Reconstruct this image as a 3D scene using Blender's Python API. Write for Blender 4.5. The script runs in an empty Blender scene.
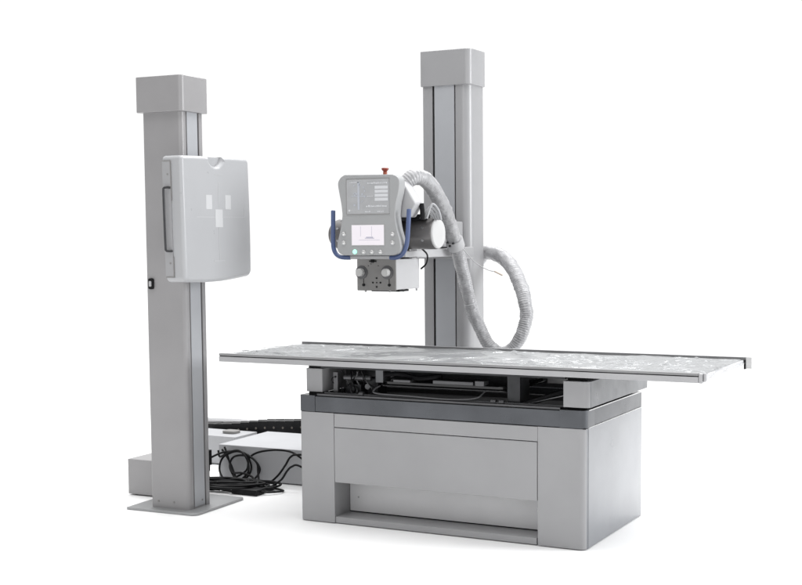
import bpy, bmesh, math, random
from mathutils import Vector, Matrix, noise
random.seed(7)
S = bpy.context.scene
C = S.collection
PI = math.pi

# ------------------------------------------------------------------ camera
def make_camera():
    px, py, f, W = 8.0761, 43.3337, 1293.3426, 802.0
    yaw, pitch, roll = -0.4813, 0.0774, -0.0086
    fw = Vector((math.sin(yaw)*math.cos(pitch), math.cos(yaw)*math.cos(pitch), -math.sin(pitch)))
    r = Vector((math.cos(yaw), -math.sin(yaw), 0)); u = r.cross(fw)
    r2 = math.cos(roll)*r + math.sin(roll)*u
    u2 = -math.sin(roll)*r + math.cos(roll)*u
    cd = bpy.data.cameras.new('camera'); co = bpy.data.objects.new('camera', cd); C.objects.link(co)
    m = Matrix((r2, u2, -fw)).transposed().to_4x4(); m.translation = Vector((2.9312, -4.611, 1.2073))
    co.matrix_world = m
    cd.sensor_fit = 'HORIZONTAL'; cd.sensor_width = 36; cd.lens = f/W*36
    cd.shift_x = -px/W; cd.shift_y = py/W
    cd.clip_start = .05; cd.clip_end = 500
    S.camera = co
make_camera()

# ------------------------------------------------------------------ light: white surround, right key and added fills
w = bpy.data.worlds.new('World'); S.world = w; w.use_nodes = True
nt = w.node_tree; nt.nodes.clear()
N = nt.nodes.new; L = nt.links.new
out = N('ShaderNodeOutputWorld'); bg = N('ShaderNodeBackground'); tc = N('ShaderNodeTexCoord'); sep = N('ShaderNodeSeparateXYZ')
L(tc.outputs['Generated'], sep.inputs[0])
def mr(src, a, b, c, d):
    n = N('ShaderNodeMapRange'); n.interpolation_type = 'SMOOTHSTEP'
    n.inputs['From Min'].default_value = a; n.inputs['From Max'].default_value = b
    n.inputs['To Min'].default_value = c; n.inputs['To Max'].default_value = d
    L(src, n.inputs['Value']); return n.outputs[0]
fb = mr(sep.outputs['Y'], -.35, .35, .22, 1.04)       # added dimming in front greys the front faces; white backdrop behind
zen = mr(sep.outputs['Z'], .30, .85, 0, 1.25)          # added brightness overhead so the floor comes out white
xd = mr(sep.outputs['X'], .08, .45, 1, .38)              # added darkening on the right, for contrast on the side faces
ml = N('ShaderNodeMath'); ml.operation = 'MULTIPLY'; L(fb, ml.inputs[0]); L(xd, ml.inputs[1])
ad = N('ShaderNodeMath'); ad.operation = 'ADD'; L(ml.outputs[0], ad.inputs[0]); L(zen, ad.inputs[1])
L(ad.outputs[0], bg.inputs['Strength']); bg.inputs['Color'].default_value = (1, 1, 1, 1)
L(bg.outputs[0], out.inputs[0])

def area(name, loc, target, sx, sy, power, col=(1, 1, 1)):
    ld = bpy.data.lights.new(name, 'AREA'); ld.shape = 'RECTANGLE'; ld.size = sx; ld.size_y = sy
    ld.energy = power; ld.color = col
    o = bpy.data.objects.new(name, ld); C.objects.link(o); o.location = loc
    o.rotation_euler = (Vector(target) - Vector(loc)).to_track_quat('-Z', 'Y').to_euler()
area('right_softbox', (5.2, 1.6, 2.2), (0.6, .4, .7), 1.5, 2.4, 175, (.97, .985, 1))
area('overhead_fill', (.4, .1, 4.3), (.4, .2, .3), 4.5, 3.5, 90)  # fill lamp added to push the floor to white
area('rear_fill_strip', (.4, 3.2, 4.3), (.6, .3, .6), 3.4, .5, 75)  # back light added for glints on the film folds and a brighter floor

area('front_fill', (1.7, -5.2, 1.9), (-.2, .4, .5), 2.0, 2.0, 34)  # fill lamp added to lift the box fronts

S.view_settings.view_transform = 'Standard'; S.view_settings.look = 'None'
S.view_settings.exposure = 0; S.view_settings.gamma = 1
S.render.engine = 'CYCLES'

# ------------------------------------------------------------------ materials
def mat(name, col, rough=.45, metal=0., vary=.04, scale=6., bump=0., bscale=220., spec=.5, coat=0., emit=None, rvar=.06):
    m = bpy.data.materials.new(name); m.use_nodes = True
    t = m.node_tree; b = t.nodes['Principled BSDF']
    n = t.nodes.new; l = t.links.new
    tcx = n('ShaderNodeTexCoord'); no = n('ShaderNodeTexNoise'); no.inputs['Scale'].default_value = scale; no.inputs['Detail'].default_value = 5
    l(tcx.outputs['Object'], no.inputs['Vector'])
    r = n('ShaderNodeValToRGB')
    r.color_ramp.elements[0].position = .3; r.color_ramp.elements[1].position = .7
    r.color_ramp.elements[0].color = tuple(max(0, c*(1-vary)) for c in col) + (1,)
    r.color_ramp.elements[1].color = tuple(min(1, c*(1+vary)) for c in col) + (1,)
    l(no.outputs['Fac'], r.inputs[0]); l(r.outputs[0], b.inputs['Base Color'])
    q = n('ShaderNodeMapRange'); q.inputs['To Min'].default_value = max(.02, rough-rvar); q.inputs['To Max'].default_value = min(1, rough+rvar)
    no2 = n('ShaderNodeTexNoise'); no2.inputs['Scale'].default_value = scale*2.3; no2.inputs['Detail'].default_value = 6
    l(tcx.outputs['Object'], no2.inputs['Vector'])
    l(no2.outputs['Fac'], q.inputs['Value']); l(q.outputs[0], b.inputs['Roughness'])
    b.inputs['Metallic'].default_value = metal; b.inputs['Specular IOR Level'].default_value = spec
    b.inputs['Coat Weight'].default_value = coat; b.inputs['Coat Roughness'].default_value = .12
    if bump:
        no3 = n('ShaderNodeTexNoise'); no3.inputs['Scale'].default_value = bscale; no3.inputs['Detail'].default_value = 3
        l(tcx.outputs['Object'], no3.inputs['Vector'])
        bp = n('ShaderNodeBump'); bp.inputs['Strength'].default_value = bump; bp.inputs['Distance'].default_value = .002
        l(no3.outputs['Fac'], bp.inputs['Height']); l(bp.outputs[0], b.inputs['Normal'])
    if emit:
        b.inputs['Emission Color'].default_value = emit[0] + (1,); b.inputs['Emission Strength'].default_value = emit[1]
    return m

M = dict(
    floor=mat('white_floor', (.9, .9, .9), .8, vary=.01, spec=.1),
    paint=mat('grey_paint', (.30, .30, .308), .38, coat=.3, bump=.10, vary=.045, scale=3.5, rvar=.10),
    paint_light=mat('light_grey_paint', (0.44, 0.44, 0.45), .42, bump=.10, vary=.03),
    paint_stand=mat('stand_grey_paint', (.275, .27, .275), .38, coat=.25, bump=.12, vary=.05, scale=3.5, rvar=.10),
    paint_stand2=mat('door_grey_paint', (.31, .31, .32), .42, bump=.08, vary=.03),
    recess=mat('pale_recess_reflection', (.66, .66, .67), .35, vary=.04, bump=.06),  # paler than the cabinet: reflected light put into the colour
    strip=mat('grey_slot_cover', (0.37, 0.38, 0.4), .38, bump=.08, vary=.03),
    panel=mat('white_plastic', (.375, .38, .392), .30, vary=.015, bump=.04),
    mark=mat('white_print', (.49, .495, .505), .5, vary=.01),
    faint=mat('faint_print', (.415, .42, .43), .4, vary=.01),
    side=mat('glossy_side_reflection', (.165, .173, .188), .22, vary=.08, scale=4, coat=.3, rvar=.12, bump=.10, bscale=5),  # darker bluish mottling imitates the room reflected in this side
    rail_grey=mat('mid_grey_rail', (.25, .25, .255), .4, metal=.4, vary=.05),  # plain mid grey for the front lip and back rail
    galv=mat('mottled_zinc', (.15, .154, .162), .32, metal=.35, vary=.16, scale=9, rvar=.12),
    trim=mat('dark_steel', (.085, .089, .097), .24, metal=.8, vary=.18, scale=4, rvar=.14, bump=.25, bscale=7),
    alu=mat('aluminium', (0.4, 0.4, 0.41), .36, metal=.6, vary=.05),
    alu_dark=mat('dark_aluminium', (0.12, 0.12, 0.125), .4, metal=.6, vary=.06),
    top=mat('table_top_laminate', (.18, .185, .19), .5, vary=.04),
    plate=mat('steel_base_plate', (.34, .345, .35), .4, metal=.5, vary=.08),
    black=mat('black_rubber', (.006, .006, .007), .5, vary=.2, spec=.2),
    blackgloss=mat('black_gloss', (.02, .02, .022), .14, vary=.2),
    gap=mat('dark_gap', (.01, .01, .011), .9, vary=.1),
    dark=mat('dark_machinery', (.03, .031, .034), .4, metal=.3, vary=.25, scale=20),
    steel=mat('bare_steel', (.38, .38, .39), .3, metal=.9, vary=.1, scale=15),
    tube=mat('tube_dark_grey', (.135, .13, .13), .33, metal=.35, vary=.06),
    cap=mat('white_cap', (.53, .53, .53), .4, vary=.02),
    console=mat('console_grey', (0.32, 0.325, 0.33), .42, vary=.015, bump=.05),
    screen=mat('membrane_grey', (0.37, 0.375, 0.385), .22, vary=.06, scale=25),
    ui=mat('membrane_white', (0.58, 0.59, 0.61), .4, vary=.02),
    ui_blue=mat('membrane_blue', (.42, .44, .485), .4, vary=.05, scale=40),
    lcd=mat('lit_display', (.42, .39, .42), .3, vary=.02, emit=((.93, .90, .94), .48)),
    lcd_ink=mat('display_ink', (0.38, 0.38, 0.48), .4),
    led=mat('green_lamp', (.4, .8, .65), .3, emit=((.45, 1, .72), .6)),
    button=mat('metal_button', (.62, .62, .62), .25, metal=.7, vary=.05),
    red=mat('red_button', (.20, .028, .014), .4, vary=.05),
    redbase=mat('orange_collar', (.33, .08, .04), .4, vary=.05),
    blue=mat('blue_bar', (.062, .092, .20), .35, vary=.06),
    coll=mat('collimator_grey', (.225, .22, .215), .45, vary=.04, bump=.06),
    coll_side=mat('collimator_white', (0.5, 0.5, 0.51), .4, vary=.02),
    knob=mat('knob_grey', (.55, .55, .54), .4, vary=.03),
    box=mat('white_box_paint', (.43, .435, .45), .62, vary=.03, bump=.06, spec=.25),
    boxgrey=mat('grey_box_paint', (0.31, 0.305, 0.31), .42, vary=.03, bump=.06),
    hose=mat('wrapped_hose', (.33, .33, .34), .34, coat=.22, vary=.16, scale=26, bump=.8, bscale=70),
    conduit=mat('grey_conduit', (.40, .40, .41), .5, vary=.06),
    tan=mat('tan_sleeve', (.48, .41, .35), .5),
    chain=mat('chain_black', (.008, .008, .009), .45, vary=.1, spec=.25),
    pin=mat('chain_pin', (.14, .125, .11), .5),
)

def film_material():
    m = bpy.data.materials.new('clear_film'); m.use_nodes = True
    t = m.node_tree; t.nodes.clear(); n = t.nodes.new; l = t.links.new
    o = n('ShaderNodeOutputMaterial'); tr = n('ShaderNodeBsdfTransparent'); gl = n('ShaderNodeBsdfGlossy'); df = n('ShaderNodeBsdfDiffuse')
    gl.inputs['Roughness'].default_value = .22; gl.inputs['Color'].default_value = (.95, .96, .97, 1)
    df.inputs['Color'].default_value = (.85, .86, .87, 1)
    fr = n('ShaderNodeFresnel'); fr.inputs['IOR'].default_value = 1.5
    mx = n('ShaderNodeMath'); mx.operation = 'MULTIPLY'; mx.inputs[1].default_value = .72; mx.use_clamp = True
    l(fr.outputs[0], mx.inputs[0])
    m1 = n('ShaderNodeMixShader'); m1.inputs[0].default_value = .10; l(tr.outputs[0], m1.inputs[1]); l(df.outputs[0], m1.inputs[2])
    m2 = n('ShaderNodeMixShader'); l(mx.outputs[0], m2.inputs[0]); l(m1.outputs[0], m2.inputs[1]); l(gl.outputs[0], m2.inputs[2])
    l(m2.outputs[0], o.inputs[0]); return m
M['film'] = film_material()

# ------------------------------------------------------------------ mesh helpers
def rrect(x0, x1, y0, y1, r, n=6):
    """rounded rectangle; r = one radius or four (x0y0, x1y0, x1y1, x0y1)"""
    rs = r if isinstance(r, (tuple, list)) else (r,)*4
    pts = []
    for (cx, cy, sx, sy, a0), rr in zip(((x0, y0, 1, 1, PI), (x1, y0, -1, 1, 1.5*PI), (x1, y1, -1, -1, 0), (x0, y1, 1, -1, .5*PI)), rs):
        if rr <= 0: pts.append((cx, cy)); continue
        for i in range(n+1):
            a = a0 + .5*PI*i/n
            pts.append((cx+sx*rr+rr*math.cos(a), cy+sy*rr+rr*math.sin(a)))
    return pts

def catmull(P, n=10):
    P = [Vector(p) for p in P]; Q = [P[0]*2-P[1]] + P + [P[-1]*2-P[-2]]; o = []
    for i in range(1, len(Q)-2):
        a, b, c, d = Q[i-1], Q[i], Q[i+1], Q[i+2]
        for k in range(n):
            t = k/n
            o.append(.5*((2*b)+(c-a)*t+(2*a-5*b+4*c-d)*t*t+(3*b-a-3*c+d)*t**3))
    o.append(P[-1]); return o

class MB:
    def __init__(s): s.b = bmesh.new(); s.mi = 0; s.mats = []
    def use(s, m):
        if m not in s.mats: s.mats.append(m)
        s.mi = s.mats.index(m); return s
    def face(s, vs):
        try:
            f = s.b.faces.new(vs); f.material_index = s.mi; return f
        except ValueError: return None
    def box(s, x0, x1, y0, y1, z0, z1):
        v = [s.b.verts.new((x, y, z)) for z in (z0, z1) for y in (y0, y1) for x in (x0, x1)]
        for q in ((0, 2, 3, 1), (4, 5, 7, 6), (0, 1, 5, 4), (2, 6, 7, 3), (0, 4, 6, 2), (1, 3, 7, 5)): s.face([v[i] for i in q])
        return s
    def prism(s, pts, axis, a, b, caps=True):
        def P(p, t): return {'x': (t, p[0], p[1]), 'y': (p[0], t, p[1]), 'z': (p[0], p[1], t)}[axis]
        A = [s.b.verts.new(P(p, a)) for p in pts]; B = [s.b.verts.new(P(p, b)) for p in pts]; n = len(pts)
        for i in range(n): s.face([A[i], A[(i+1) % n], B[(i+1) % n], B[i]])
        if caps: s.face(A[::-1]); s.face(B)
        return s
    def tube(s, path, r, n=12, caps=True):
        path = [Vector(p) for p in path]; rings = []; up = None
        for i, p in enumerate(path):
            d = (path[min(i+1, len(path)-1)]-path[max(i-1, 0)]).normalized()
            if up is None: up = d.orthogonal().normalized()
            up = (up - d*up.dot(d)).normalized(); sd = d.cross(up)
            rr = r(i, i/(len(path)-1)) if callable(r) else r
            ring = []
            for k in range(n):
                a = 2*PI*k/n
                q = rr(a) if callable(rr) else rr
                ring.append(s.b.verts.new(p+up*math.cos(a)*q+sd*math.sin(a)*q))
            rings.append(ring)
        for A, B in zip(rings, rings[1:]):
            for k in range(n): s.face([A[k], A[(k+1) % n], B[(k+1) % n], B[k]])
        if caps: s.face(rings[0][::-1]); s.face(rings[-1])
        return s
    def cyl(s, p0, p1, r, n=32): return s.tube([p0, p1], r, n)
    def lathe(s, origin, d, prof, n=40):
        """prof = (distance along d, radius)"""
        o = Vector(origin); d = Vector(d).normalized(); up = d.orthogonal().normalized(); sd = d.cross(up); rings = []
        for t, r in prof:
            if r < 1e-6: rings.append([s.b.verts.new(o+d*t)]); continue
            rings.append([s.b.verts.new(o+d*t+up*math.cos(2*PI*k/n)*r+sd*math.sin(2*PI*k/n)*r) for k in range(n)])
        for A, B in zip(rings, rings[1:]):
            for k in range(n):
                if len(A) == 1: s.face([A[0], B[(k+1) % n], B[k]])
                elif len(B) == 1: s.face([A[k], A[(k+1) % n], B[0]])
                else: s.face([A[k], A[(k+1) % n], B[(k+1) % n], B[k]])
        if len(rings[0]) > 1: s.face(rings[0][::-1])
        if len(rings[-1]) > 1: s.face(rings[-1])
        return s
    def build(s, name, m, parent=None, off=(0, 0, 0), bevel=0., smooth=35, seg=2, split=False):
        if split:                                   # every loose piece becomes an object of its own
            left = set(s.b.verts); parts = []
            while left:
                st_ = [left.pop()]; isl = set(st_)
                while st_:
                    for e in st_.pop().link_edges:
                        for q in e.verts:
                            if q in left: left.discard(q); isl.add(q); st_.append(q)
                parts.append(isl)
            parts.sort(key=lambda i: tuple(round(c, 5) for c in min(i, key=lambda q: tuple(q.co)).co))
            res = []
            for isl in parts:
                t = MB(); t.mats = list(s.mats); mp = {q: t.b.verts.new(q.co) for q in isl}
                for f in s.b.faces:
                    if f.verts[0] in isl: t.mi = f.material_index; t.face([mp[q] for q in f.verts])
                res.append(t.build(name, m, parent, off, bevel, smooth, seg))
            s.b.free(); return res[0]
        if off != (0, 0, 0): bmesh.ops.translate(s.b, verts=s.b.verts, vec=-Vector(off))
        bmesh.ops.recalc_face_normals(s.b, faces=s.b.faces)
        me = bpy.data.meshes.new(name); s.b.to_mesh(me); s.b.free()
        ms = s.mats if s.mats else [m]
        for q in ms: me.materials.append(M[q])
        for p in me.polygons: p.use_smooth = True
        me.set_sharp_from_angle(angle=math.radians(smooth))
        o = bpy.data.objects.new(name, me); C.objects.link(o)
        if parent: o.parent = parent
        if bevel:
            bv = o.modifiers.new('bevel', 'BEVEL'); bv.width = bevel; bv.segments = seg; bv.limit_method = 'ANGLE'
            bv.angle_limit = math.radians(40); bv.harden_normals = True
        return o

def tag(o, label=None, cat=None, group=None, kind=None):
    if label: o['label'] = label
    if cat: o['category'] = cat
    if group: o['group'] = group
    if kind: o['kind'] = kind
    return o
def thing(name, label, cat, loc=(0, 0, 0), rz=0, group=None):
    o = bpy.data.objects.new(name, None); C.objects.link(o); o.location = loc; o.rotation_euler = (0, 0, rz)
    o.empty_display_size = .1
    return tag(o, label, cat, group)

# ------------------------------------------------------------------ floor
fl = MB(); v = [fl.b.verts.new(p) for p in ((-80, -80, 0), (80, -80, 0), (80, 80, 0), (-80, 80, 0))]; fl.face(v)
tag(fl.build('floor', 'floor'), kind='structure', label='seamless white studio floor under the machine')

# ------------------------------------------------------------------ radiography table
TL = (.64, .355, 0)
table = thing('examination_table', 'long grey floating X-ray table on a boxy cabinet with dark steel band', 'medical table', TL)
CL, CW, H, T = 1.274, .71, .4685, .5398
PX0, PX1, DZ0, DZ1 = .1635, 1.0792, .1769, .4075
def tb(mb, name, m, parent=table, **k): return mb.build(name, m, parent, TL, **k)

a = MB(); a.prism(rrect(0, PX0, 0, CW, (.006, 0, 0, .006), 3), 'z', .004, H)
tb(a, 'end_panel', 'paint')
a = MB(); a.use('paint').prism(rrect(PX1, CL, 0, CW, (0, .028, .012, 0), 8), 'z', .004, H)
ep = tb(a, 'end_panel', 'paint')
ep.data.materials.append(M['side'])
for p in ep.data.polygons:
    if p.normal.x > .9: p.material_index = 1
ep['label'] = 'right end panel with a glossy outer side, room reflection mottled into its colour'
a = MB(); a.box(PX0+.0015, PX1-.0015, .0015, .05, DZ1+.003, H-.001); tb(a, 'top_rail', 'paint', bevel=.001)
a = MB(); a.box(PX0+.0012, PX1-.0035, .001, .022, DZ0, DZ1); tb(a, 'drawer_front', 'paint', bevel=.0012)
a = MB(); a.box(PX0+.0005, PX1-.0005, .024, .03, DZ0+.002, DZ1+.02); tb(a, 'drawer_gap', 'gap')
a = MB(); a.box(PX0+.003, PX1-.0005, .125, .13, .034, DZ0+.03); tb(a, 'recess_panel', 'recess')
a = MB(); a.cyl((PX0+.045, .124, .095), (PX0+.045, .1225, .095), .004, 10).cyl((PX1-.05, .124, .115), (PX1-.05, .1225, .115), .004, 10); tb(a, 'recess_screw', 'steel', split=True)
a = MB(); a.box(PX0+.0008, PX1-.006, .004, .1240, .004, .030); tb(a, 'toe_tray', 'paint', bevel=.0015)
a = MB(); a.box(PX0+.0005, PX1-.0005, .128, .136, .006, .06); tb(a, 'toe_gap', 'gap')
a = MB(); a.box(PX0, PX1, CW-.02, CW-.001, .004, H-.002); tb(a, 'rear_panel', 'paint')

# dark steel band with corner pieces
a = MB()
o_ = rrect(.001, CL-.001, .001, CW-.001, (.008, .028, .012, .008), 8); i_ = rrect(.03, CL-.03, .045, CW-.03, (.006,)*4, 8)
i_ = rrect(.03, CL-.03, .045, CW-.03, (.008, .02, .012, .008), 8)
V = [[a.b.verts.new((p[0], p[1], z)) for p in P] for P, z in ((o_, H+.003), (o_, T-.004), (i_, T-.004), (i_, H+.003))]
n_ = len(o_)
for q in range(4):
    A, B = V[q], V[(q+1) % 4]
    for i in range(n_): a.face([A[i], A[(i+1) % n_], B[(i+1) % n_], B[i]])
band = tb(a, 'steel_band', 'trim', bevel=.0015)
a = MB(); a.prism(rrect(-.0015, .073, -.0015, .13, (.008, 0, 0, 0), 6), 'z', H+.002, T)
tb(a, 'band_corner', 'trim', band, bevel=.0012)
a = MB(); a.prism(rrect(CL-.105, CL+.001, -.0015, .10, (0, .029, 0, 0), 8), 'z', H+.002, T)
tb(a, 'band_corner', 'trim', band, bevel=.0012)
a = MB(); a.box(CL, CL+.0025, .034, CW-.012, T-.0045, T-.0005); tb(a, 'edge_highlight', 'cap', band)  # white strips stand in for the highlight along the band edges
a = MB(); a.box(CL-.002, CL+.0020, .034, CW-.012, H+.0005, H+.0032); tb(a, 'edge_highlight', 'cap', band)
a = MB(); a.box(CL-.004, CL+.0006, .0285, .0305, .005, H-.002); tb(a, 'panel_seam', 'gap', ep)
a = MB(); a.box(.075, CL-.108, .012, .040, T-.003, T+.006); tb(a, 'band_lip', 'alu_dark', band, bevel=.001)
a = MB(); a.box(.02, CL-.02, .03, CW-.02, H-.004, H+.012); tb(a, 'deck', 'gap')
a = MB(); a.box(.003, CL-.003, .004, CW-.004, H-.001, H+.003); tb(a, 'shadow_joint', 'gap', bevel=0)

# carriage on which the top floats
a = MB(); a.prism(rrect(.013, .092, .03, .68, (.004, .004, .004, .004), 3), 'z', .551, .650); tb(a, 'end_support', 'paint', bevel=.0015)
a = MB(); a.use('paint').prism(rrect(1.184, 1.289, -.002, .738, (.003, .024, .010, .003), 8), 'z', .551, .650)
es = tb(a, 'end_support', 'paint')
es.data.materials.append(M['galv'])
for p in es.data.polygons:
    if p.normal.x > .9: p.material_index = 1
a = MB()
for x0, x1, y0, y1 in ((.02, .085, .04, .09), (.03, .08, .55, .6), (1.19, 1.27, .03, .09), (1.2, 1.26, .6, .66)): a.box(x0, x1, y0, y1, T, .552); a.box(x0, x1, y0, y1, .649, .672)
tb(a, 'spacer', 'gap', split=True)
a = MB(); a.box(.02, 1.183, .682, .70, T-.03, .672); tb(a, 'rear_filler', 'dark')  # dark sheet added to close the gap against the white background
a = MB(); a.box(.10, 1.18, .10, .125, T-.028, T-.010); tb(a, 'slide_rail', 'alu_dark', bevel=.002)
a = MB(); a.box(.10, 1.18, .45, .475, T-.028, T-.008); tb(a, 'slide_rail', 'alu_dark', bevel=.002)
a = MB(); a.box(.092, 1.184, .02, .60, .655, .668); tb(a, 'carriage_plate', 'dark')
# cassette tray (flat glossy dish)
a = MB()
a.prism(rrect(.34, .93, .06, .52, .045, 6), 'z', .585, .592)
a.prism(rrect(.355, .915, .075, .505, .04, 6), 'z', .592, .606)
tray = tb(a, 'cassette_tray', 'blackgloss', bevel=.003)
a = MB(); a.tube(catmull([(.36, .05, .588), (.345, .03, .575), (.36, .02, .560), (.52, .02, .556), (.68, .02, .552), (.80, .03, .560), (.83, .06, .585)], 8), .0035, 8); tb(a, 'tray_handle', 'alu_dark', tray)
a = MB(); a.box(.42, .50, .05, .12, .606, .618).box(.60, .78, .055, .11, .606, .622).box(.79, .83, .05, .1, .606, .628); tb(a, 'tray_clamp', 'alu_dark', tray, split=True, bevel=.003)
a = MB(); a.tube(catmull([(.36, .10, .630), (.44, .08, .637), (.52, .09, .622), (.62, .10, .634)], 8), .010, 8); tb(a, 'air_line', 'black')
# left mechanism
a = MB(); a.box(.128, .150, .06, .078, .512, .635); b_ = tb(a, 'bracket', 'alu_dark', bevel=.001)
a = MB(); a.cyl((.139, .059, .615), (.139, .056, .615), .0045, 12); tb(a, 'bolt', 'gap', b_)
a = MB(); a.box(.165, .20, .10, .16, .515, .60).box(.205, .245, .09, .15, .53, .585).box(.26, .31, .12, .2, .515, .61); tb(a, 'lock_unit', 'dark', split=True, bevel=.003)
a = MB(); a.cyl((.17, .085, .612), (.29, .10, .612), .013, 16); tb(a, 'lock_motor', 'alu_dark')
a = MB(); a.cyl((.22, .088, .556), (.22, .075, .556), .018, 18).cyl((.285, .09, .578), (.285, .075, .578), .012, 16); tb(a, 'pulley', 'alu_dark', split=True)
for i in range(9):
    x = .15+random.random()*.17; 
    a = MB(); a.tube(catmull([(x, .07+random.random()*.05, .64), (x+random.uniform(-.04, .05), .05+random.random()*.04, .60), (x+random.uniform(-.05, .08), .06+random.random()*.04, .555), (x+random.uniform(-.05, .09), .08, .52)], 6), random.choice((.002, .003, .0035)), 6)
    tb(a, 'wire', random.choice(('black', 'black', 'alu_dark', 'alu_dark')))
a = MB(); a.box(.315, .352, .09, .16, .595, .650); tb(a, 'junction_box', 'galv', bevel=.003)
# right mechanism: angled strut and rods
a = MB(); a.tube([(.975, .05, .536), (1.165, .10, .600)], .012, 8); tb(a, 'strut', 'black')
a = MB(); a.tube([(.985, .04, .540), (1.18, .085, .590)], .0025, 6); tb(a, 'strut_rod', 'steel')
a = MB(); a.box(.93, .985, .05, .15, .52, .655); tb(a, 'bracket', 'dark', bevel=.003)
a = MB(); a.box(1.0, 1.18, .30, .34, .60, .64); tb(a, 'cross_bar', 'alu', bevel=.003)
a = MB(); a.cyl((.10, .035, .5475), (1.18, .035, .5475), .005, 10); tb(a, 'guide_rod', 'alu_dark')
a = MB()
for x in (.27, .87, .905): a.cyl((x, .035, .551), (x+.02, .035, .551), .011, 14)
tb(a, 'roller', 'alu_dark', split=True)

# table top
X0, X1, Y0, Y1 = -.363, 1.735, -.075, .604
tpm = MB(); tpm.box(X0+.006, X1-.012, Y0+.02, Y1-.016, .676, .6985); top = tb(tpm, 'table_top', 'top', bevel=.002)
a = MB(); a.box(X0, X1-.012, Y0, Y0+.019, .6735, .6955); tb(a, 'edge_rail', 'alu', top, bevel=.0015)
a = MB(); a.box(X0+.002, X1-.012, Y0+.004, Y0+.019, .6955, .699); tb(a, 'rail_groove', 'gap', top)
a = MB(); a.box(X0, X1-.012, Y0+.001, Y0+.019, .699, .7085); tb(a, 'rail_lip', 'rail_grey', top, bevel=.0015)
a = MB(); a.box(X1-.0115, X1+.003, Y0-.001, Y0+.024, .6725, .7075); tb(a, 'corner_cap', 'alu', top, bevel=.003)
a = MB(); a.box(X1+.0035, X1+.014, Y0+.006, Y0+.024, .678, .709); tb(a, 'corner_cap', 'alu', top, bevel=.003)
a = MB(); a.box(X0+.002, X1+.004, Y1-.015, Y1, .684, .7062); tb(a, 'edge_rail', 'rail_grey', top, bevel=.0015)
a = MB(); a.box(X0+.002, X1+.004, Y1-.0155, Y1+.0005, .7065, .7092); tb(a, 'rail_lip', 'alu', top, bevel=.0008)
a = MB(); a.box(X1+.0045, X1+.030, Y1-.028, Y1+.003, .664, .712); tb(a, 'corner_cap', 'cap', top, bevel=.004)
a = MB(); a.box(X1-.002, X1+.0042, Y1-.030, Y1-.006, .662, .70); tb(a, 'corner_gap', 'gap', top, bevel=.001)
a = MB(); a.box(X1-.0118, X1-.002, Y0+.03, Y1-.034, .678, .6985); tb(a, 'end_rail', 'paint_light', top, bevel=.002)

# ------------------------------------------------------------------ clear plastic film on the table top
def film():
    import numpy as np
    rg = np.random.default_rng(12)
    nx, ny = 820, 230; fx0, fx1, fy0, fy1 = X0-.004, X1+.010, Y0+.021, Y1-.019
    X, Y = np.meshgrid(np.linspace(fx0, fx1, nx+1), np.linspace(fy0, fy1, ny+1))
    Hh = np.zeros_like(X)
    # crumples: many sharp creases, each a short bent fold with one steeper flank
    for c in range(150):
        x = rg.uniform(fx0, fx1) if c % 3 else rg.uniform(1.0, fx1); y = rg.uniform(fy0, fy1)
        if c % 11 == 0: x = rg.uniform(-.30, .10)
        ln = rg.choice([.08, .14, .22, .34, .5]); an = rg.uniform(.25, 1.25)*rg.choice([-1, 1, 1]); w_ = rg.uniform(.010, .026)
        hh = rg.uniform(.0022, .0066)*(1.0 if x > .95 else 1.1)
        u = (X-x)*math.cos(an)+(Y-y)*math.sin(an); v = -(X-x)*math.sin(an)+(Y-y)*math.cos(an)
        v = v+.25*u*u/ln*rg.choice([-1, 1])
        prof = np.where(v < 0, np.clip(1+v/w_, 0, 1), np.clip(1-v/(w_*rg.uniform(.6, 2.2)), 0, 1))
        Hh += hh*prof*np.clip(1-(u/ln)**2, 0, 1)
    mb = MB(); rows = []
    for j in range(ny+1):
        r = []
        for i in range(nx+1):
            x, y = float(X[j, i]), float(Y[j, i])
            h = .0006+min(float(Hh[j, i]), .0095)+.0016*(.5+noise.noise(Vector((x*7, y*7, 2))))
            e = min(1, max(0, min(y-fy0, (fy1-y)*.35)/.02)); h *= .12+.88*e
            q = min(1, max(0, (x-(X1-.012))/.012))
            r.append(mb.b.verts.new((x, y, .6992+h-.014*q*q)))
        rows.append(r)
    for A, B in zip(rows, rows[1:]):
        for i in range(nx): mb.face([A[i], A[i+1], B[i+1], B[i]])
    o = mb.build('plastic_film', 'film', smooth=180)
    tag(o, 'crinkled clear plastic sheet spread over the long table top', 'plastic film')
film()

# ------------------------------------------------------------------ tube stand: column, arm and tube head
KL = (.131, 1.24, 0)
stand = thing('tube_stand', 'tall grey column behind the table carrying the X-ray tube head and console', 'X-ray stand', KL)
def ks(mb, name, m, parent=stand, **k): return mb.build(name, m, parent, KL, **k)
KX0, KX1, KY0, KY1, KZ = .004, .259, 1.160, 1.326, 1.9383
# column with two real vertical grooves in its front
s1a, s1b, s2a, s2b, g = .0575, .0690, .1775, .1835, .02
def colplan():
    p = rrect(KX0, KX1, KY0, KY1, (.006, .050, .010, .006), 8)
    # insert grooves on the front edge between the corner arcs
    arc0 = p[:9]; rest = p[9:]
    gro = [(s1a, KY0), (s1a, KY0+g), (s1b, KY0+g), (s1b, KY0), (s2a, KY0), (s2a, KY0+g), (s2b, KY0+g), (s2b, KY0)]
    return arc0+gro+rest
a = MB(); a.prism(colplan(), 'z', .015, KZ+.01); col = ks(a, 'column', 'paint')
a = MB(); a.box(s1a+.0002, s1b-.0002, KY0+.008, KY0+.0195, .02, KZ+.005).box(s2a+.0002, s2b-.0002, KY0+.008, KY0+.0195, .02, KZ+.005); ks(a, 'slot', 'gap', col, split=True)
a = MB(); a.box(s1b+.001, s2a-.001, KY0-.0015, KY0+.001, .02, KZ); ks(a, 'cover_strip', 'strip', col)
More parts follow.
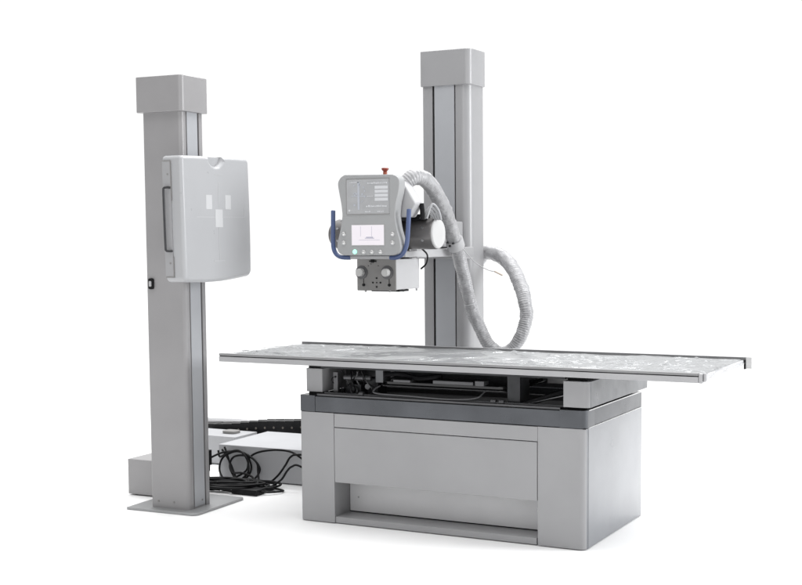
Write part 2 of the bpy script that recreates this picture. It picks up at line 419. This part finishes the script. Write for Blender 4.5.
a = MB(); a.prism(rrect(-.006, .268, 1.15, 1.334, (.012, .032, .014, .012), 8), 'z', KZ, 2.1103); ks(a, 'column_cap', 'paint', bevel=.003)
a = MB(); a.box(-.06, .32, 1.10, 1.40, .002, .015); ks(a, 'foot_plate', 'plate', bevel=.002)
# carriage and arm
a = MB(); a.prism(rrect(.05, .222, 1.135, 1.275, .01, 4), 'y', 1.085, 1.158)
car = ks(a, 'carriage', 'paint', bevel=.004)
a = MB(); a.prism(rrect(.020, .285, 1.094, 1.150, .006, 4), 'y', 1.04, 1.150); ks(a, 'carriage_shelf', 'paint', car, bevel=.004)
a = MB(); a.prism(rrect(.09, .225, 1.15, 1.275, .015, 4), 'y', .60, 1.084); arm = ks(a, 'arm', 'paint', bevel=.004)
a = MB(); a.prism(rrect(.06, .255, 1.106, 1.145, .006, 4), 'y', .60, 1.039); ks(a, 'arm_bracket', 'paint_light', arm, bevel=.003)
a = MB(); a.box(.085, .235, .565, .60, 1.104, 1.27); ks(a, 'trunnion', 'alu', arm, bevel=.006)
a = MB(); a.tube(catmull([(.265, .62, 1.15), (.285, .64, 1.12), (.275, .65, 1.08), (.245, .655, 1.055)], 8), .004, 8); ks(a, 'arm_cable', 'black', arm)
# tube housing
TA, TR = Vector((-.116, .5, 1.215)), .069
a = MB(); a.lathe(TA, (1, 0, 0), [(0, .050), (.004, .058), (.02, .0665), (.03, TR), (.20, TR), (.203, TR+.0035), (.33, TR+.0035), (.333, TR), (.515, TR), (.521, .0665)], 64)
tube = ks(a, 'tube_housing', 'tube')
a = MB(); a.lathe((.4055, .5, 1.215), (1, 0, 0), [(0, .0655), (.006, .0655), (.010, .062), (.011, 0)], 48); ks(a, 'end_cap', 'cap', tube)
a = MB(); a.lathe((-.1165, .5, 1.215), (-1, 0, 0), [(0, .049), (.006, .048), (.012, .036), (.013, 0)], 40); ks(a, 'end_cap', 'tube', tube)
a = MB()
for k in range(5):
    an = -2.0+k*.8
    for x in (.365, -.065):
        d = Vector((0, math.sin(an), math.cos(an)))
        a.cyl(Vector((x, .5, 1.215))+d*(TR-.001), Vector((x, .5, 1.215))+d*(TR+.0025), .006, 12)
ks(a, 'housing_screw', 'steel', tube, split=True)
# upper casing bracket that carries the hose and console
a = MB(); a.prism([(.20, 1.29), (.345, 1.285), (.368, 1.325), (.380, 1.345), (.335, 1.415), (.30, 1.445), (.20, 1.445)], 'y', .345, .42); hb = ks(a, 'head_bracket', 'paint_light', bevel=.008, seg=3)
a = MB(); a.prism([(.12, 1.27), (.30, 1.27), (.30, 1.36), (.12, 1.36)], 'y', .36, .47); ks(a, 'head_block', 'dark', hb, bevel=.006)
a = MB(); a.box(.30, .375, .43, .50, 1.272, 1.30); ks(a, 'cable_gland', 'black', hb, bevel=.006)
a = MB()
for i in range(4): a.tube(catmull([(.36+.01*i, .43, 1.28), (.375+.012*i, .44, 1.305+.012*i), (.395+.012*i, .46, 1.30+.006*i), (.405+.01*i, .48, 1.275)], 6), .005, 8)
ks(a, 'cable_wrap', 'panel', hb, split=True)
a = MB(); a.tube(catmull([(.385, .40, 1.275), (.384, .40, 1.31), (.38, .40, 1.345)], 6), .011, 10); ks(a, 'lock_lever', 'black', hb)

# console
out_c = [(0.071, 1.472), (0.051, 1.46), (0.038, 1.436), (0.043, 1.397), (0.052, 1.353), (0.057, 1.314), (0.057, 1.286), (0.048, 1.236), (0.034, 1.186), (0.031, 1.152), (0.043, 1.132), (0.066, 1.123),
         (0.308, 1.123), (0.333, 1.133), (0.344, 1.155), (0.340, 1.19), (0.326, 1.24), (0.319, 1.288), (0.320, 1.314), (0.326, 1.353), (0.338, 1.400), (0.341, 1.438), (0.329, 1.458), (0.308, 1.468)]
def smooth_loop(P, n=4):
    P = [Vector((p[0], p[1], 0)) for p in P]; o = []; m_ = len(P)
    for i in range(m_):
        a_, b_, c_, d_ = P[i-1], P[i], P[(i+1) % m_], P[(i+2) % m_]
        if (c_-b_).length > .15:
            o.append((b_.x, b_.y)); continue
        for k in range(n):
            t = k/n; q = .5*((2*b_)+(c_-a_)*t+(2*a_-5*b_+4*c_-d_)*t*t+(3*b_-a_-3*c_+d_)*t**3)
            o.append((q.x, q.y))
    return o
oc = [(0.071, 1.472), (0.051, 1.46), (0.038, 1.436), (0.043, 1.397), (0.052, 1.353), (0.057, 1.314), (0.057, 1.286), (0.048, 1.236), (0.034, 1.186), (0.031, 1.152), (0.043, 1.132), (0.066, 1.123)]
def open_spline(P, n=4): return [(q.x, q.y) for q in catmull([(p[0], p[1], 0) for p in P], n)]
loopc = open_spline(out_c[:12])+open_spline(out_c[12:])
a = MB(); a.prism(loopc, 'y', .27, .325); con = ks(a, 'console', 'console', bevel=.004, seg=3)
inner = [((x-.19)*.93+.19, (z-1.30)*.95+1.30) for x, z in loopc]
a = MB(); a.prism(inner, 'y', .3255, .345); ks(a, 'console_back', 'panel', con, bevel=.003)
# membrane with controls
a = MB(); a.box(.083, .292, .2680, .2695, 1.302, 1.451); scr = ks(a, 'membrane_screen', 'screen', con)
a = MB(); a.box(.0808, .0832, .2675, .2696, 1.300, 1.453).box(.0832, .294, .2675, .2696, 1.2996, 1.3022).box(.0832, .294, .2675, .2696, 1.451, 1.453); ks(a, 'screen_frame', 'coll', con)
a = MB(); a.use('ui')
for z0, z1 in ((1.408, 1.421), (1.391, 1.404), (1.374, 1.387), (1.357, 1.370)): a.box(.223, .287, .2670, .2682, z0, z1)
ks(a, 'key_field', 'ui', scr, split=True)
a = MB()
def bits(x0, x1, z, h, k):
    x = x0
    while x < x1:
        w_ = random.uniform(.003, .009); a.box(x, min(x+w_, x1), .2670, .2682, z, z+h*random.uniform(.6, 1)); x += w_+random.uniform(.0015, .004)
bits(.188, .286, 1.430, .008, 0); bits(.180, .282, 1.331, .009, 0); bits(.175, .20, 1.309, .006, 0); bits(.235, .265, 1.309, .006, 0); bits(.185, .213, 1.376, .003, 0); bits(.092, .105, 1.313, .008, 0)
bits(.10, .15, 1.436, .004, 0)
ks(a, 'printed_text', 'ui', scr)
a = MB(); a.use('ui_blue'); xs = .142
a.box(.138, .148, .2670, .2682, 1.32, 1.44).box(.108, .180, .2671, .2683, 1.377, 1.380)
for i in range(16):
    x, z = random.uniform(.11, .172), random.uniform(1.335, 1.43); a.box(x, x+random.uniform(.003, .010), .2669, .2681, z, z+random.uniform(.003, .009))
ks(a, 'figure_field', 'ui_blue', scr)
a = MB(); a.box(.106, .266, .2680, .2695, 1.168, 1.254); lcd = ks(a, 'display', 'lcd', con)
a = MB(); a.box(.105, .107, .2676, .2696, 1.166, 1.255).box(.107, .267, .2676, .2696, 1.254, 1.2555).box(.2655, .267, .2676, .2696, 1.166, 1.254).box(.107, .2655, .2676, .2696, 1.166, 1.168); ks(a, 'display_frame', 'cap', con)
a = MB(); a.box(.172, .218, .2672, .2683, 1.196, 1.1985).box(.178, .212, .2672, .2683, 1.1995, 1.203).box(.150, .151, .2674, .2683, 1.205, 1.248).box(.142, .246, .2674, .2683, 1.189, 1.190).box(.205, .206, .2674, .2683, 1.205, 1.248); ks(a, 'display_trace', 'lcd_ink', lcd)
for x, z in ((.066, 1.217), (.066, 1.179), (.307, 1.215), (.307, 1.178), (.165, 1.139), (.206, 1.139), (.248, 1.139)):
    a = MB(); a.lathe((x, .2695, z), (0, -1, 0), [(0, .0095), (.002, .0095), (.0025, .0078), (.006, .0072), (.0075, .005), (.0075, 0)], 20); ks(a, 'push_button', 'button', con)
a = MB(); a.lathe((.121, .2695, 1.139), (0, -1, 0), [(0, .0105), (.003, .0105), (.006, .008), (.007, 0)], 24); lp = ks(a, 'push_button', 'led', con); lp['label'] = 'lit green round button'
a = MB(); a.use('redbase').lathe((.257, .30, 1.466), (0, 0, 1), [(0, .009), (.014, .009), (.015, .006)], 24).use('red').lathe((.257, .30, 1.480), (0, 0, 1), [(0, .007), (.005, .010), (.011, .0155), (.016, .0155), (.018, .012), (.0185, 0)], 24)
ks(a, 'stop_button', 'red', con)
# blue handlebars on both sides
def bar(P, knob):
    a = MB(); pts = catmull(P, 10); a.tube(pts, .0098, 18); o = ks(a, 'handlebar', 'blue')
    a = MB(); e = Vector(P[0]); a.lathe(e, (0, 0, 1), [(0, .0099), (.004, .0095), (.006, .006), (.0062, 0)], 18); ks(a, 'bar_tip', 'blue', o)
bar([(-.005, .30, 1.315), (-.006, .30, 1.25), (-.007, .30, 1.175), (.000, .30, 1.140), (.018, .30, 1.121), (.045, .30, 1.114), (.075, .31, 1.113)], 0)
bar([(.371, .30, 1.315), (.367, .30, 1.25), (.361, .30, 1.182), (.350, .30, 1.147), (.333, .30, 1.125), (.308, .30, 1.114), (.275, .31, 1.113)], 1)
a = MB(); a.box(.06, .29, .302, .322, 1.106, 1.122); ks(a, 'bar_clamp', 'alu', bevel=.004)

# collimator
CX0, CX1, CY0, CY1, CZ0, CZ1 = .046, .241, .42, .648, .968, 1.104
a = MB(); a.use('coll_side').prism([(CX0+.002, CZ0), (CX1, CZ0), (CX1, CZ1), (CX0+.002, CZ1)], 'y', CY0+.004, CY1)
cb = ks(a, 'collimator', 'coll_side', bevel=.003)
a = MB(); a.prism(rrect(CX0, CX1+.001, CZ0-.004, CZ1+.001, .004, 4), 'y', CY0-.004, CY0+.0035); ks(a, 'front_plate', 'coll', cb, bevel=.002)
for x in (.070, .200):
    a = MB(); a.lathe((x, CY0-.0045, 1.045), (0, -1, 0), [(0, .030), (.003, .030), (.0035, .026)], 32); ks(a, 'dial', 'alu_dark', cb)
    a = MB(); a.lathe((x, CY0-.0085, 1.045), (0, -1, 0), [(0, .018), (.020, .0175), (.023, .015), (.0235, 0)], 28); ks(a, 'knob', 'knob', cb)
    a = MB(); a.box(x+.008, x+.0105, CY0-.0055, CY0-.004, .995, 1.024); ks(a, 'dial_line', 'black', cb)
    a = MB(); a.lathe((x+.0105, CY0-.004, .9895), (0, -1, 0), [(0, .0065), (.006, .006), (.0065, 0)], 16); ks(a, 'switch', 'black', cb)
for x, z, s in ((.146, 1.020, .0042), (.127, 1.0, .0042), (.165, 1.0, .0042), (.146, .981, .0042), (.146, 1.0, .003), (.118, 1.083, .0018), (.105, 1.075, .0018), (.155, 1.075, .0018)):
    a = MB(); a.lathe((x, CY0-.004, z), (0, -1, 0), [(0, s), (.002, s), (.003, s*.7), (.003, 0)], 14); ks(a, 'key', 'black', cb)
a = MB(); a.box(.112, .146, CY0-.012, CY0-.004, 1.092, 1.098).box(.122, .134, CY0-.014, CY0-.004, 1.089, 1.104); ks(a, 'latch', 'black', cb, bevel=.001)
a = MB()
for x, y in ((.076, .44), (.20, .44), (.235, .50), (.235, .63)): a.cyl((x, y, .957), (x, y, .97), .005, 12)
ks(a, 'foot_pin', 'alu', cb, split=True)
a = MB(); a.box(.10, .242, .45, .54, .959, .9675); ks(a, 'accessory_rail', 'black', cb, bevel=.001)
a = MB(); a.lathe((.146, .50, 1.1045), (0, 0, 1), [(0, .060), (.012, .060), (.013, .045), (.06, .045)], 40); ks(a, 'swivel_ring', 'alu', cb)
a = MB(); a.box(.10, .285, .43, .60, 1.112, 1.140); ks(a, 'swivel_plate', 'paint_light', cb, bevel=.004)

# wrapped corrugated hose from the tube head down and behind the column
def hose():
    P = [(.255, .42, 1.395), (0.280, 0.43, 1.432), (0.309, 0.46, 1.461), (0.323, 0.51, 1.462), (0.327, 0.58, 1.440), (0.322, 0.68, 1.376), (0.309, 0.79, 1.300), (0.301, 0.90, 1.170), (0.301, 0.96, 1.075), (0.311, 1.00, 0.964), (0.323, 1.04, 0.847), (0.356, 1.06, 0.760), (0.398, 1.07, 0.678), (0.452, 1.08, 0.640), (0.510, 1.09, 0.661), (0.552, 1.10, 0.724), (0.572, 1.12, 0.809), (0.561, 1.13, 0.880), (0.526, 1.17, 0.950), (0.443, 1.25, 1.044), (0.350, 1.33, 1.099), (0.248, 1.40, 1.118), (.20, 1.43, 1.10), (.15, 1.43, 1.02)]
    pts = catmull(P, 40)
    # resample evenly
    L_ = [0]
    for p, q in zip(pts, pts[1:]): L_.append(L_[-1]+(q-p).length)
    st = .0026; N_ = int(L_[-1]/st); res = []; j = 0
    for i in range(N_+1):
        d = i*st
        while j < len(L_)-2 and L_[j+1] < d: j += 1
        t = (d-L_[j])/max(1e-9, L_[j+1]-L_[j]); res.append(pts[j].lerp(pts[j+1], min(1, t)))
    a = MB()
    def rad(i, t):
        d = i*st
        base = .0335-.0030*math.exp(-((t-.5)/.2)**2)+.001*math.sin(t*9)
        rid = .0017*math.sin(2*PI*d/.0105)
        def f(an):
            q = noise.noise(Vector((math.cos(an)*1.6, math.sin(an)*1.6, d*22)))
            q2 = noise.noise(Vector((math.cos(an)*4+7, math.sin(an)*4, d*55)))
            return base+rid*(.7+.5*q2)+.0032*q+.0024*q2
        return f
    a.tube(res, rad, 28)
    h = ks(a, 'hose', 'hose', smooth=180)
    # clamp collar on the hose and its loose tie
    i = min(range(len(res)), key=lambda k: (res[k]-Vector((.305, .90, 1.168))).length)
    p = res[i]; d = (res[i+4]-res[i-4]).normalized()
    a = MB(); a.lathe(p-d*.025, d, [(0, .033), (.001, .041), (.004, .0425), (.046, .0425), (.049, .041), (.050, .033)], 36); ck = ks(a, 'hose_clamp', 'conduit', h)
    s_ = d.cross(Vector((0, 1, 0))).normalized()
    a = MB(); a.cyl(p+Vector((-.005, -.050, -.012)), p+Vector((-.005, -.030, -.012)), .006, 10).cyl(p+Vector((-.018, -.048, .004)), p+Vector((-.018, -.03, .004)), .005, 10).cyl(p+Vector((.012, -.050, .0)), p+Vector((.012, -.03, .0)), .005, 10); ks(a, 'clamp_screw', 'dark', h, split=True)
    # tight film band further down
    i2 = min(range(len(res)), key=lambda k: (res[k]-Vector((.330, 1.01, .875))).length)
    p2 = res[i2]; d2 = (res[i2+4]-res[i2-4]).normalized()
    a = MB(); a.lathe(p2-d2*.004, d2, [(0, .030), (.001, .0318), (.007, .0318), (.008, .030)], 30); ks(a, 'tape_band', 'conduit', h)
    a = MB(); a.use('conduit').tube(catmull([p+Vector((.035, 0, -.02)), p+Vector((.09, .03, -.09)), p+Vector((.15, .04, -.125)), p+Vector((.185, .04, -.132))], 8), .0022, 8)
    a.use('tan').tube(catmull([p+Vector((.185, .04, -.132)), p+Vector((.225, .04, -.150))], 4), .0042, 8)
    ks(a, 'loose_tie', 'conduit', h)
hose()
a = MB(); a.lathe((.245, .42, 1.385), (.12, .06, .18), [(0, .034), (.03, .034), (.033, .030)], 32); ks(a, 'hose_socket', 'alu_dark', hb)

# ------------------------------------------------------------------ wall stand with detector panel (local frame: corner at the origin)
SL = (-.5224, -.0936, 0)
bs = thing('detector_stand', 'narrow grey upright stand on a floor plate holding the white detector panel', 'X-ray stand', SL, .04)
A_, B_, SZ = .2007, .1607, 1.748
def st(mb, name, m, parent=bs, **k): return mb.build(name, m, parent, **k)
v1a, v1b, v2a, v2b = .034, .0395, .119, .131
def plan():
    p = rrect(-A_, 0, 0, B_, (.006, .022, .006, .006), 8)     # front (y=0) faces the camera, x=0 carries the slots
    k = max(i for i, q in enumerate(p) if q[0] > -.0005 and q[1] < .05)
    gro = [(0, v1a), (-g, v1a), (-g, v1b), (0, v1b), (0, v2a), (-g, v2a), (-g, v2b), (0, v2b)]
    return p[:k+1]+gro+p[k+1:]
a = MB(); a.prism(plan(), 'z', .012, SZ+.01); sc = st(a, 'column', 'paint_stand')
a = MB(); a.box(-.0195, -.004, v1a+.0002, v1b-.0002, .02, SZ+.005).box(-.0195, -.007, v2a+.0002, v2b-.0002, .02, SZ+.005); st(a, 'slot', 'gap', sc, split=True)
a = MB(); a.box(-.001, .0012, v1b+.001, v2a-.001, .02, SZ); st(a, 'cover_strip', 'strip', sc)
a = MB(); a.prism(rrect(-A_-.022, .018, -.020, B_+.018, (.010, .022, .010, .010), 8), 'z', SZ, 1.9014); st(a, 'column_cap', 'paint_stand', bevel=.003)
a = MB(); a.prism(rrect(-.305, .066, -.048, .345, (.004, .03, .02, .004), 6), 'z', .001, .012); st(a, 'base_plate', 'plate', bevel=.002)
a = MB()
for x in (-.165, -.082): a.cyl((x, -.0025, .042), (x, .002, .042), .0045, 12)
a.cyl((.0, .097, .042), (.0035, .097, .042), .0042, 12)
st(a, 'screw', 'coll', sc, split=True)
a = MB(); a.prism(rrect(-.187, -.161, .982, 1.03, .008, 5), 'y', -.010, .002); cn = st(a, 'socket', 'black', bevel=.002)
a = MB(); a.prism(rrect(-.180, -.168, .994, 1.018, .004, 4), 'y', -.014, -.0101); st(a, 'socket_face', 'conduit', cn)
# carriage between column and panel
a = MB(); a.box(.003, .03, .012, .148, 1.10, 1.48); st(a, 'carriage', 'alu_dark', bevel=.004)

# detector panel: rounded shell, shallow thumb notch at its top edge
def panel():
    # outline in (y, z) around the panel centre; w/h half sizes
    yc, zc = .080, 1.290
    pr = bpy.data.objects.new  # noqa
    hw, ht = .262, .263
    P = []
    def arc(cy, cz, r, a0, a1, n=8, k=1.0):
        for i in range(n+1):
            t = a0+(a1-a0)*i/n; P.append((cy+r*math.cos(t), cz+r*k*math.sin(t)))
    # bottom edge, slightly bowed, from left to right, then up, top edge with notch, down
    arc(-hw+.028, -ht+.024, .026, PI, 1.5*PI)
    for i in range(1, 12):
        t = i/12; P.append((-hw+.028+(2*hw-.060)*t, -ht-.002-.010*math.sin(PI*t)))
    arc(hw-.034, -ht+.032, .034, 1.5*PI, 2*PI)
    for i in range(1, 6): P.append((hw+.004*math.sin(PI*i/6), -ht+.032+(2*ht-.06)*i/6))
    arc(hw-.026, ht-.026, .026, 0, .5*PI)
    nc, nr = -.002, .056
    P.append((.16, ht+.001)); P.append((nc+nr+.045, ht+.001))
    for i in range(11):
        t = PI*i/10; P.append((nc+nr*math.cos(t), ht-.042*math.sin(t)))
    P.append((nc-nr-.045, ht+.001)); P.append((-.15, ht+.001))
    arc(-hw+.020, ht-.018, .018, .5*PI, PI)
    tilt = .022; ct, sn = math.cos(tilt), math.sin(tilt)
    n = len(P)
    def nrm(i):
        p, q = Vector(P[i-1]), Vector(P[(i+1) % n]); d = (q-p).normalized(); return Vector((d.y, -d.x))
    NR = [nrm(i) for i in range(n)]
    mb = MB()
    def ring(x, inset):
        o = []
        for i in range(n):
            y, z = P[i][0]-NR[i].x*inset, P[i][1]-NR[i].y*inset
            o.append(mb.b.verts.new((x, yc+y*ct-z*sn, zc+y*sn+z*ct)))
        return o
    R = []
    xb, xf, rr = .028, .1265, .018
    for x, i in ((xb, .010), (xb+.004, .002), (xb+.012, 0), (xf-.052, 0)): R.append(ring(x, i))
    for k in range(0, 9):
        t = .5*PI*k/8; R.append(ring(xf-rr+rr*math.sin(t), rr-rr*math.cos(t)))
    for Aq, Bq in zip(R, R[1:]):
        for i in range(n): mb.face([Aq[i], Aq[(i+1) % n], Bq[(i+1) % n], Bq[i]])
    mb.face(R[0][::-1]); mb.face(R[-1])
    o = st(mb, 'detector_panel', 'panel', smooth=50)
    def loc(y, z): # from world-ish panel coordinates (y along the face, height) to local
        return y, z
    def mark(rects, m, name):
        a = MB()
        for y0, y1, z0, z1 in rects:
            vs = []
            for y, z in ((y0, z0), (y1, z0), (y1, z1), (y0, z1)):
                vs.append((y, z))
            a.prism(vs, 'x', xf-.0005, xf+.0007)
        return st(a, name, m, o, split=True)
    dy = .0936-.0   # the stand's origin sits at world y = -.0936
    mk = lambda y0, y1, z0, z1: (y0+dy-.005, y1+dy-.005, z0, z1)
    mark([mk(-.099, -.055, 1.327, 1.388), mk(.047, .092, 1.328, 1.390), mk(-.030, .026, 1.250, 1.327)], 'mark', 'marking')
    mark([mk(-.173, -.032, 1.291, 1.2955), mk(.028, .202, 1.292, 1.2965), mk(-.0045, 0, 1.105, 1.248), mk(-.045, .040, 1.103, 1.107), mk(.198, .202, 1.2968, 1.335), mk(-.0045, 0, 1.34, 1.44), mk(-.03, .03, 1.475, 1.478)], 'faint', 'centre_line')
    a = MB(); a.prism(rrect(yc-.10, yc+.085, zc+.10, zc+ht-.001, .004, 3), 'x', xb+.002, xf-.024); st(a, 'back_shell', 'panel', o, bevel=.002)
    # cassette opening on the side facing the camera: inset plate, dark seams, pull handle
    ys = yc-hw-.001
    def sx(x): return x
    sh = lambda z: ys-(z-zc)*sn
    def sidebox(mb, x0, x1, z0, z1, d0, d1):
        vs = []
        for z, zz_ in ((z0, z0), (z1, z1)):
            for d in (d0, d1):
                for x in (x0, x1): vs.append(mb.b.verts.new((x, sh(z)+d, z)))
        for q in ((0, 2, 3, 1), (4, 5, 7, 6), (0, 1, 5, 4), (2, 6, 7, 3), (0, 4, 6, 2), (1, 3, 7, 5)): mb.face([vs[i] for i in q])
    a = MB(); sidebox(a, xb+.004, .0715, 1.045, 1.523, -.0015, .006); door = st(a, 'cassette_door', 'paint_stand2', o, bevel=.001)
    a = MB(); sidebox(a, .0718, .0745, 1.040, 1.128, -.0022, .006); sidebox(a, .0718, .0745, 1.36, 1.526, -.0022, .006); sidebox(a, xb+.006, .0716, 1.0395, 1.0446, -.0022, .006); sidebox(a, xb+.006, .0716, 1.5235, 1.5265, -.0010, .006); st(a, 'door_seam', 'coll', o, split=True)
    a = MB()
    def pt(x, z, d): return (x, sh(z)+d, z)
    a.tube(catmull([pt(.069, 1.414, .0), pt(.056, 1.415, -.012), pt(.047, 1.412, -.015), pt(.045, 1.395, -.016), pt(.045, 1.28, -.016), pt(.046, 1.17, -.016), pt(.048, 1.154, -.015), pt(.057, 1.151, -.012), pt(.070, 1.151, .0)], 8), .0048, 10)
    st(a, 'pull_handle', 'dark', o)
    a = MB()
    for z in (1.47, 1.10): a.cyl(pt(.058, z, -.003), pt(.058, z, .002), .004, 10)
    st(a, 'door_screw', 'coll', o, split=True)
panel()

# ------------------------------------------------------------------ boxes on the floor
def metal_box(loc, rz, w_, d_, h_, label, m, group=None, lid=True):
    t = thing('equipment_box', label, 'equipment box', loc, rz)
    a = MB(); a.box(0, w_, 0, d_, .006, h_-.012 if lid else h_); b = a.build('body', m, t, bevel=.003)
    if lid:
        a = MB(); a.box(-.001, w_+.001, -.001, d_+.001, h_-.011, h_); a.build('lid', m, t, bevel=.003)
    a = MB()
    for x in (.03, w_-.03):
        for y in (.03, d_-.03): a.cyl((x, y, 0), (x, y, .0065), .012, 12)
    a.build('foot', 'black', t, split=True)
    return t
t1 = metal_box((-.886, .628, 0), .03, .86, .46, .175, 'large low white metal box on the floor between the stand and the table cabinet', 'box', lid=False)
t2 = metal_box((-1.035, .112, 0), .02, .265, .21, .172, 'plain grey box poking out to the left behind the narrow stand', 'boxgrey', lid=False)
t3 = metal_box((-1.36, .950, 0), .0, .345, .21, .155, 'small pale box behind the stand with a dark lump lying on its lid', 'box', lid=False)
a = MB(); a.cyl((.333, -.001, .135), (.333, .003, .135), .004, 10); a.build('box_screw', 'coll', t3)
a = MB(); a.prism(rrect(-1.16, -1.075, 1.03, 1.10, .02, 5), 'z', .1555, .170); tag(a.build('cable_clip', 'coll', bevel=.004), 'dark flat clip resting on the small pale box behind the stand', 'clip')

# ------------------------------------------------------------------ drag chain with conduit behind
dc = thing('drag_chain', 'black plastic cable chain running behind the white boxes', 'cable chain', (-.75, 1.24, 0))
def link_mesh():
    a = MB(); a.use('chain').box(-.026, .026, -.045, .045, -.034, -.024).box(-.026, .026, -.045, .045, .024, .034)
    for y in (-.049, .041):
        a.prism([(-.033, -.036), (.020, -.036), (.034, -.018), (.034, .018), (.020, .036), (-.033, .036), (-.024, .0)], 'y', y, y+.008)
    a.use('pin')
    a.cyl((.012, -.0515, 0), (.012, -.0490, 0), .0065, 12)
    return a
lk0 = link_mesh().build('chain_link', 'chain', dc, bevel=.0015)
path = [(-1.52+.058*i, .120+.0056*i+.003*math.sin(i*.9)) for i in range(26)]
low = [(-1.50+.058*i, .037) for i in range(30)]
bend = [(-1.585, .125), (-1.590, .075)]
first = True
for k, (x, z) in enumerate(path+low+bend):
    o = lk0 if first else lk0.copy()
    if not first: C.objects.link(o); o.parent = dc
    first = False
    o.location = (x+.75, 0, z); o.rotation_euler = (0, -.07+random.uniform(-.03, .03), 0) if k < 26 else ((0, 0, 0) if k < 56 else (0, 1.2, 0))
a = MB(); cp = catmull([(-1.70, 1.40, .130), (-1.483, 1.40, .135), (-1.295, 1.40, .139), (-1.146, 1.40, .126), (-1.0, 1.40, .095), (-.8, 1.42, .05), (-.3, 1.42, .04)], 60)
a.tube(cp, lambda i, t: .036+.003*math.sin(i*1.6), 20)
tag(a.build('conduit', 'conduit', smooth=180), 'grey ribbed conduit lying along behind the black cable chain', 'conduit')

# ------------------------------------------------------------------ black cables
def cable(P, label, r=.0052, name='cable', n=9, m='black'):
    a = MB(); a.tube(catmull(P, 9), r, n); o = a.build(name, m, smooth=180); return tag(o, label, 'cable', 'black cables beside the white box')
cable([(-.80, .50, .012), (-.74, .56, .030), (-.699, .60, .064), (-.694, .615, .118), (-.642, .615, .152), (-.551, .61, .171), (-.471, .60, .175), (-.409, .59, .165), (-.33, .58, .12), (-.25, .58, .02)],
      'black cable arching highest over the front of the large white box')
cable([(-.70, .46, .008), (-.62, .52, .008), (-.559, .57, .012), (-.505, .58, .052), (-.459, .58, .108), (-.432, .58, .147), (-.397, .58, .163), (-.33, .58, .15), (-.26, .6, .02)],
      'black cable rising steeply from the heap to the middle of the cabinet edge')
cable([(-.68, .40, .007), (-.58, .45, .007), (-.500, .49, .012), (-.435, .50, .050), (-.399, .50, .096), (-.372, .50, .120), (-.33, .50, .128), (-.24, .5, .08), (-.2, .52, .01)],
      'black cable rising lowest towards the cabinet edge')
cable([(-.845, .60, .156), (-.808, .60, .109), (-.773, .59, .058), (-.746, .57, .014), (-.79, .55, .010), (-.855, .59, .051), (-.853, .61, .106), (-.808, .615, .137), (-.752, .61, .150), (-.697, .60, .135), (-.671, .60, .081), (-.680, .58, .035), (-.725, .56, .012), (-.775, .59, .035), (-.800, .60, .075), (-.78, .60, .119), (-.725, .60, .134), (-.661, .60, .122), (-.621, .60, .07), (-.645, .57, .022), (-.70, .50, .01)],
      'black cable wound in upright loops leaning on the white box')
cable([(-.868, .60, .150), (-.858, .60, .118), (-.80, .59, .145), (-.735, .59, .158), (-.690, .59, .120), (-.676, .58, .06), (-.70, .55, .014), (-.60, .48, .010), (-.52, .44, .008)],
      'black cable with its free end sticking up at the left of the coil')
cable([(-.833, .605, .168), (-.815, .60, .135), (-.80, .60, .09), (-.765, .58, .05), (-.70, .56, .055), (-.64, .56, .04), (-.58, .53, .008), (-.50, .5, .006)],
      'black cable with a bent tip crossing down through the loops')
cable([(-.90, .50, .10), (-.84, .58, .14), (-.76, .60, .152), (-.70, .60, .142), (-.64, .60, .105), (-.625, .59, .06), (-.60, .56, .02), (-.55, .50, .006)],
      'black cable arching from behind the stand over the coil')
# heap of slack on the floor
for j in range(7):
    P = []; cx, cy = -.70+random.uniform(-.06, .10), .42+random.uniform(-.04, .05); a0 = random.random()*6
    ra, rb = random.uniform(.10, .19), random.uniform(.05, .10)
    for i in range(26):
        t = a0+i*.55; q = 1+.12*math.sin(i*1.3+j)
        x, y = cx+ra*q*math.cos(t), cy+rb*q*math.sin(t)+.3*(x_ if False else 0)
        P.append((x, y+(x+.70)*.25, .007+.0055*j*.8+.006*(1+math.sin(i*.9+j*2))))
    cable(P, 'black cable lying in the flat slack heap on the stand base plate', r=.0056)
a = MB(); a.box(-.875, -.852, .50, .525, .09, .165).box(-.869, -.858, .507, .518, .06, .09); a.tube(catmull([(-.8635, .512, .065), (-.862, .51, .03), (-.84, .49, .008), (-.78, .46, .008)], 8), .005, 8)
tag(a.build('cable_plug', 'black', bevel=.002), 'upright black plug between the stand and the white box', 'plug')
a = MB(); a.box(-.60, -.46, .33, .41, .004, .028).tube(catmull([(-.46, .37, .016), (-.42, .40, .012), (-.40, .47, .008), (-.50, .52, .006)], 6), .005, 8)
tag(a.build('power_adapter', 'black', bevel=.005), 'black adapter lying in the cable heap on the floor', 'adapter')
